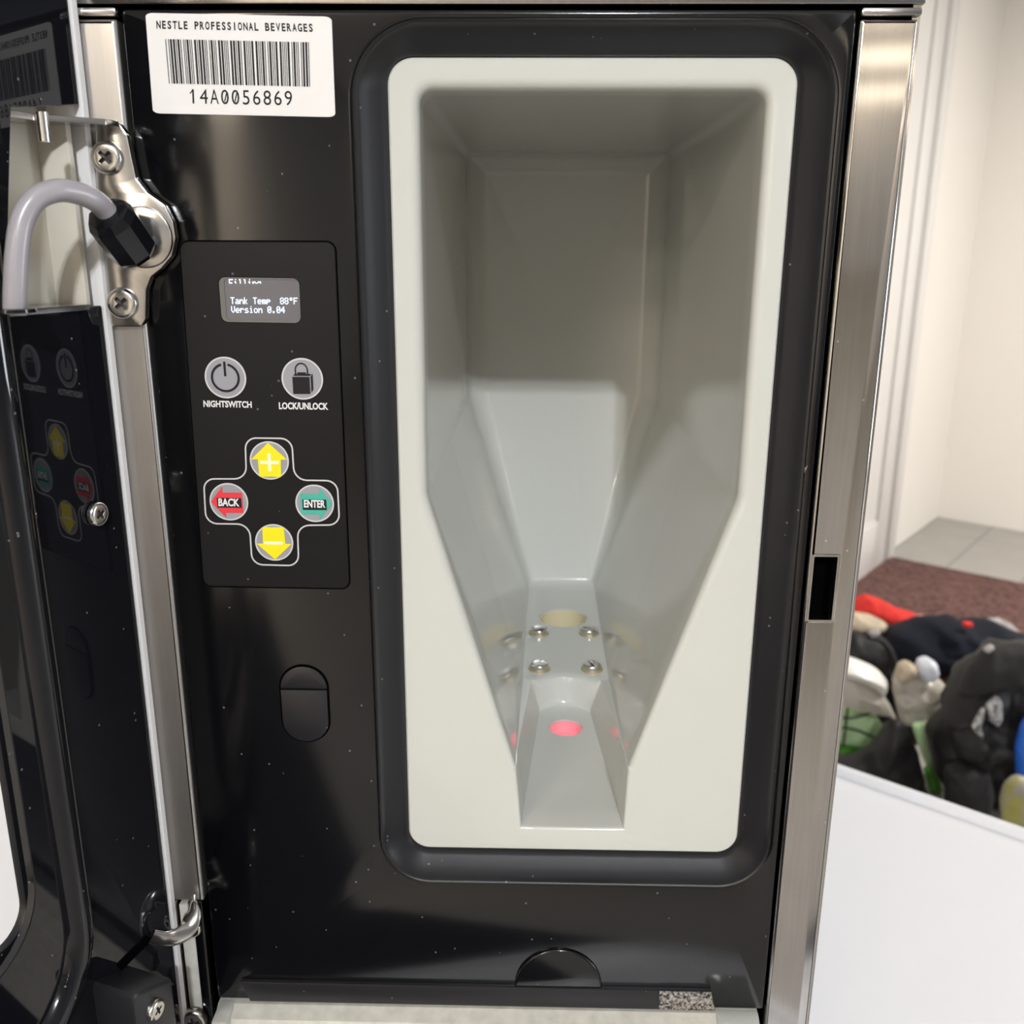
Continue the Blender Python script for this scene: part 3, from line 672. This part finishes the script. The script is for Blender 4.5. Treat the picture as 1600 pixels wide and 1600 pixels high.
# ------------------------------------------------------------------ the door
S0, S1, Z0, Z1 = .0066, .246, .985, 1.398
win = rrect(.0607, .205, 1.0828, 1.350, .011, 8); win2 = rrect(.0655, .199, 1.0838, 1.345, .024, 8)
cutq = [door_px(u, v) for u, v in ((150, 478), (10, 489), (18, 168), (118, 163))]
DOOR = mslab('door', M['door_black'], ROOT, [(S0, Z0), (S1, Z0), (S1, Z1), (S0, Z1), (S0, cutq[3][1]), cutq[3], cutq[2], cutq[1], cutq[0], (S0, cutq[0][1])] if False else
             [(S0, Z0), (S1, Z0), (S1, Z1), (S0, Z1), (S0, cutq[3][1]), cutq[2], cutq[1], (S0, cutq[0][1])], [win2], 0, .003, fDoor, bev=.0003, seg=1, label='glossy black door swung open with a rounded window')
def dsub(name, m, outer, holes, d0, d1, bev=0., label=None): return mslab(name, m, DOOR, outer, holes, d0, d1, fDoor, bev, 2, 35, label)
dsub('window_frame', M['bezel'], rrect(.0440, .222, 1.066, 1.366, .02, 8), [win], .0110, .0139, .0004)
dsub('door_shell', M['cream'], rrect(.0030, .2485, Z0 - .004, Z1 + .004, .004, 4), [offs(ccw(win), -.006)], .014, .018, .0006, 'cream outer door shell')
dsub('shell_flange', M['label'], rrect(.0030, .0058, Z0 - .004, Z1 + .004, .0004, 2), [], -.0006, .0145, .0005)
dsub('shell_rib', M['cream'], rrect(.0088, .0112, 1.2895, 1.3450, .0004, 2), [], .002, .0145, .0005)
pth = rrect(.0508, .212, 1.0455, 1.362, .036, 10)
bm = bmesh.new(); ls = []
for dd, h in ((-.0058, -.0002), (-.0052, .0014), (-.0035, .0034), (-.001, .0042), (.001, .0042), (.0035, .0034), (.0052, .0014), (.0058, -.0002)):
    ls.append([door_pt(a, b, h) for a, b in offs(ccw(pth), dd)])
loft(bm, ls, False, False); finish(bm, 'window_rib', M['door_black'], DOOR, 60, label='rounded rib around the door window')
for (u, v), r, rt in (((152, 803), .0042, .5), ((242, 1577), .0040, .3)):
    s, z = door_px(u, v, .001 if v < 1000 else .0185); phillips(DOOR, door_pt(s, z, .0006 if v < 1000 else .0182), DN, r, .0020, rt)
# raised block at the foot of the door
bm = bmesh.new(); blk = [(.0285, .988), (.0485, .988), (.0485, 1.0535), (.0285, 1.0435)]
slab(bm, rpoly([(a, b, .002) for a, b in blk], 3), [], -.0180, .0005, fDoor, .0014, 2); finish(bm, 'door_block', M['bezel'], DOOR, 35)
# slot and water mark above the block
q = [door_px(u, v, .0003) for u, v in ((183, 1508), (190, 1516), (238, 1468), (228, 1462))]
dsub('slot', M['gap'], q, [], -.0006, .0004, .0002)
# plate with the cable hole at the bottom of the recess
zz = cutq[0][1]; F2 = lambda a, b, d: Vector((a, b, zz - d))
pp = [door_pt(s, 0, d) for s, d in ((.0130, .001), (.0470, .001), (.0470, -.0135), (.0130, -.0135))]
pc = cp[-1]
mslab('cable_plate', M['steel_smooth'], DOOR, [(p.x, p.y) for p in pp], [], -.0008, .0010, F2, bev=.0003)
bm = bmesh.new(); loft(bm, [[Vector((pc.x + a, pc.y + b, z)) for a, b in circ(0, 0, r, 24)] for r, z in ((.0062, zz + .0006), (.0060, zz + .0016), (.0036, zz + .0018))]); finish(bm, 'cable_grommet', M['rubber'], DOOR, 40)

# ================================================================== THINGS ON THE FLOOR BEHIND THE TABLE
def resample(pts, n):
    pts = [Vector(p) for p in pts]; L = [0]
    for i in range(len(pts)): L.append(L[-1] + (pts[(i + 1) % len(pts)] - pts[i]).length)
    out = []; k = 0
    for i in range(n):
        t = L[-1] * i / n
        while L[k + 1] < t: k += 1
        f = (t - L[k]) / max(1e-9, L[k + 1] - L[k]); out.append(pts[k].lerp(pts[(k + 1) % len(pts)], f))
    return out
def pillow(bm, px, Y, thick, wrinkle=.0, seed=0, n=90, rings=12, floorz=None, rnd=.02, flat=.8):
    """a filled bag or cloth: outline at depth Y (rounded), swelling towards and away from the viewer"""
    P = [onY(u, v, Y) for u, v in px]; pts = ccw([(p.x, max(p.z, floorz) if floorz is not None else p.z) for p in P])
    pts = [p for i, p in enumerate(pts) if (Vector(p) - Vector(pts[i - 1])).length > 1e-4]
    pts = rpoly([(a, b, rnd) for a, b in pts], 3); c = resample(pts, n)
    ctr = sum(c, Vector((0, 0))) / n
    def lay(sgn):
        rs = []
        for k in range(rings):
            f = k / rings; sc_ = 1 - f ** 1.6 * .97; dep = sgn * thick * (1 - (1 - f) ** 2) ** flat
            row = []
            for p in c:
                q = ctr + (p - ctr) * sc_; v = Vector((q.x, Y + dep, q.y))
                if wrinkle and k > 0:
                    nz = noise.noise(Vector((q.x * 14, q.y * 14, seed))) + .5 * noise.noise(Vector((q.x * 33, q.y * 33, seed + 5)))
                    v.y += wrinkle * nz
                row.append(v)
            rs.append(row)
        return rs
    A = lay(-1); B = lay(1)
    ra = [ring(bm, r) for r in A]; rb_ = [ra[0]] + [ring(bm, r) for r in B[1:]]
    for S in (ra, rb_):
        for a, b in zip(S, S[1:]): skin(bm, a, b)
        bm.faces.new(S[-1])
    bmesh.ops.recalc_face_normals(bm, faces=bm.faces[:])
def soft(name, m, px, Y, thick, label=None, cat=None, parent=None, wrinkle=.012, seed=0, floorz=.016, rnd=.02, flat=.8):
    bm = bmesh.new(); pillow(bm, px, Y, thick, wrinkle, seed, floorz=floorz, rnd=rnd, flat=flat)
    o = finish(bm, name, m, parent, 60)
    if label:
        c = sum((v.co for v in o.data.vertices), Vector()) / len(o.data.vertices); z = min(v.co.z for v in o.data.vertices)
        ground(o, (c.x, c.y, z)); tag(o, label, cat)
    return o
def childof(o, par):
    o.parent = par; o.location = -par.location; return o
# navy jacket
nav = soft('jacket', M['navy'], [(1378, 1010), (1392, 986), (1425, 980), (1452, 968), (1490, 966), (1515, 978), (1560, 975), (1600, 996), (1650, 1010), (1660, 1130), (1380, 1120)], 2.50, .13, 'crumpled navy blue jacket heaped at the edge of the brown rug', 'jacket', wrinkle=.03, seed=2)
childof(soft('jacket_trim', M['redcloth'], [(1503, 971), (1520, 972), (1519, 980), (1505, 979)], 2.42, .012, wrinkle=.002, rnd=.004, floorz=None), nav)
st_ = soft('webbing_strap', M['strapgrey'], [(1540, 968), (1562, 966), (1580, 975), (1594, 988), (1588, 990), (1570, 980), (1545, 975)], 2.70, .03, 'grey webbing strap curving over the navy jacket', 'strap', wrinkle=.004, rnd=.006, floorz=.0)
# red sleeve and beige pad
red = soft('red_garment', M['redcloth'], [(1320, 960), (1335, 938), (1352, 929), (1378, 938), (1405, 952), (1436, 962), (1444, 967), (1428, 982), (1408, 978), (1390, 972), (1350, 962), (1325, 975)], 2.74, .06, 'bright red garment draped beside the navy jacket', 'clothing', wrinkle=.012, seed=4, rnd=.012)
childof(soft('cuff', M['redcuff'], [(1428, 964), (1443, 960), (1446, 966), (1432, 982), (1425, 978)], 2.69, .025, wrinkle=.003, rnd=.006, floorz=None), red)
soft('foam_pad', M['beige'], [(1316, 968), (1335, 958), (1362, 962), (1386, 974), (1384, 984), (1365, 986), (1335, 983), (1318, 990)], 2.56, .05, 'beige foam pad under the red garment', 'pad', wrinkle=.004, rnd=.012)
# black sling bag (left) with its strap
sb = soft('sling_bag', M['blackcloth'], [(1300, 1010), (1330, 985), (1362, 990), (1385, 1005), (1400, 1040), (1406, 1085), (1425, 1140), (1442, 1200), (1446, 1300), (1290, 1300)], 2.10, .07, 'black soft sling bag standing behind the white bowl', 'bag', wrinkle=.02, seed=6)
bm = bmesh.new(); tube(bm, spline([onY(u, v, 2.02) for u, v in ((1352, 992), (1380, 1003), (1397, 1035), (1404, 1085), (1420, 1130), (1436, 1180), (1444, 1250))], 6), .018, 12, sx=1, sy=.5); childof(finish(bm, 'shoulder_strap', M['charcoal'], None, 60), sb)
childof(soft('bag_tag', M['strapgrey'], [(1356, 988), (1372, 983), (1376, 990), (1362, 997)], 2.00, .01, wrinkle=.001, rnd=.004, floorz=None), sb)
# white bowl with a stone coloured body, lying tilted
bo = empty('bowl', onY(1340, 1118, 1.80), 'white rimmed stone coloured plastic bowl tilted against the black sling bag', 'bowl')
def bowl_sweep(pts_top, pts_bot, Y, m, name, t):
    bm = bmesh.new(); A = spline([onY(u, v, Y) for u, v in pts_top], 6); B = spline([onY(u, v, Y) for u, v in pts_bot], 6); n = len(A); rs = []
    for i in range(n):
        f = i / (n - 1); bul = math.sin(math.pi * min(1, .15 + f * .85)) * t; a, b = A[i], B[i]; md_ = (a + b) / 2
        rs.append([a + Vector((0, .5 * t, 0)), a + Vector((0, -bul * .4, 0)), md_ + Vector((0, -bul, 0)), b + Vector((0, -bul * .5, 0)), b + Vector((0, .5 * t, 0))])
    loft(bm, rs); return finish(bm, name, m, bo, 60)
bowl_sweep([(1300, 1030), (1325, 1030), (1350, 1038), (1372, 1049), (1384, 1062), (1387, 1078)], [(1300, 1056), (1322, 1058), (1346, 1064), (1364, 1073), (1374, 1082), (1382, 1090)], 1.78, M['whiteplastic'], 'rim', .04)
bowl_sweep([(1300, 1054), (1322, 1056), (1346, 1062), (1364, 1071), (1375, 1080), (1390, 1100)], [(1300, 1096), (1320, 1100), (1345, 1106), (1368, 1112), (1390, 1118), (1402, 1126)], 1.80, M['greyplastic'], 'body', .04)
# green film pack under the bowl
gp = soft('snack_pack', M['palegreen'], [(1296, 1098), (1325, 1099), (1362, 1106), (1383, 1140), (1362, 1168), (1300, 1162)], 1.90, .016, 'pale green film pack with dark lines under the tilted bowl', 'package', wrinkle=.008, seed=9, rnd=.012)
for pa in (((1325, 1100), (1322, 1130), (1318, 1165)), ((1305, 1118), (1330, 1122), (1362, 1114)), ((1305, 1136), (1335, 1140), (1366, 1152))):
    bm = bmesh.new(); tube(bm, spline([onY(u, v, 1.877) for u, v in pa], 5), .0028, 8); childof(finish(bm, 'printed_line', M['charcoal'], None, 60), gp)
childof(soft('pack_bottom', M['green'], [(1290, 1158), (1325, 1160), (1362, 1168), (1350, 1184), (1322, 1188), (1290, 1184)], 1.92, .04, wrinkle=.004, rnd=.01), gp)
soft('black_pouch', M['blackcloth'], [(1280, 1186), (1330, 1182), (1366, 1172), (1380, 1145), (1394, 1120), (1414, 1130), (1432, 1170), (1443, 1220), (1447, 1300), (1280, 1300)], 1.74, .05, 'black cloth pouch lying below the pale green pack', 'pouch', wrinkle=.015, seed=11, floorz=.0)
# cloudy film bag standing on a green carton
ca = soft('green_carton', M['palegreen'], [(1424, 1129), (1464, 1129), (1466, 1200), (1458, 1206), (1448, 1200), (1440, 1180)], 1.82, .025, 'narrow pale green carton with a dark green foot between two black bags', 'carton', wrinkle=.003, seed=3, rnd=.01, floorz=0)
childof(soft('carton_foot', M['green'], [(1442, 1196), (1462, 1200), (1470, 1270), (1446, 1270)], 1.775, .02, wrinkle=.003, rnd=.008, floorz=.0), ca)
fb = soft('film_bag', M['filmbag'], [(1396, 1064), (1404, 1050), (1425, 1050), (1448, 1055), (1470, 1062), (1480, 1082), (1474, 1108), (1464, 1127), (1436, 1127), (1405, 1126), (1398, 1095)], 1.90, .05, 'cloudy beige film bag resting on the narrow green carton', 'bag', wrinkle=.03, seed=13, rnd=.012, floorz=None)
for m_, px_ in (('beige', [(1400, 1056), (1406, 1040), (1418, 1033), (1430, 1040), (1433, 1054), (1420, 1064), (1405, 1064)]), ('bluewhite', [(1432, 1050), (1437, 1034), (1450, 1027), (1462, 1035), (1466, 1050), (1456, 1063), (1440, 1063)])):
    childof(soft('knotted_end', M[m_], px_, 1.87, .035, wrinkle=.012, seed=5, rnd=.01, floorz=None), fb)
# black backpack with silver print
bpk = soft('backpack', M['blackcloth'], [(1455, 1150), (1478, 1090), (1500, 1055), (1530, 1020), (1552, 1004), (1600, 1004), (1650, 1010), (1660, 1290), (1480, 1290), (1462, 1210)], 1.72, .09, 'black nylon backpack with a silver print beside the narrow green carton', 'backpack', wrinkle=.05, seed=17, flat=.6)
for nm, m, px, Y, th_ in (('top_flap', 'charcoal', [(1490, 1100), (1510, 1050), (1545, 1012), (1600, 1006), (1640, 1020), (1600, 1062), (1560, 1080), (1530, 1075)], 1.635, .045),
                          ('front_pocket', 'charcoal', [(1476, 1196), (1500, 1192), (1545, 1205), (1550, 1235), (1545, 1290), (1482, 1290)], 1.625, .045),
                          ('side_fold', 'charcoal', [(1492, 1150), (1520, 1135), (1540, 1160), (1530, 1185), (1498, 1182)], 1.635, .035),
                          ('buckle', 'strapgrey', [(1534, 1014), (1548, 1006), (1554, 1010), (1542, 1020)], 1.59, .010),
                          ('silver_print', 'silver', [(1540, 1100), (1556, 1086), (1566, 1096), (1566, 1128), (1558, 1136), (1546, 1126)], 1.625, .010),
                          ('silver_print', 'silver', [(1530, 1112), (1540, 1098), (1536, 1118), (1528, 1134), (1536, 1152), (1533, 1158), (1518, 1136)], 1.625, .010)):
    childof(soft(nm, M[m], px, Y, th_, wrinkle=.012 if th_ > .02 else .002, seed=len(px), rnd=.012 if th_ > .02 else .004, floorz=None if 'print' in nm else .0), bpk)
soft('blue_case', M['blue'], [(1596, 1136), (1604, 1120), (1660, 1110), (1660, 1222), (1604, 1222), (1589, 1214), (1588, 1170)], 1.56, .035, 'bright blue plastic case leaning on the black backpack', 'case', wrinkle=.0, rnd=.015, floorz=None)
soft('printed_packet', M['camo'], [(1566, 1250), (1572, 1222), (1586, 1208), (1612, 1218), (1660, 1222), (1660, 1330), (1568, 1330)], 1.46, .035, 'olive and grey printed packet under the blue case', 'packet', wrinkle=.012, seed=21, floorz=.0)
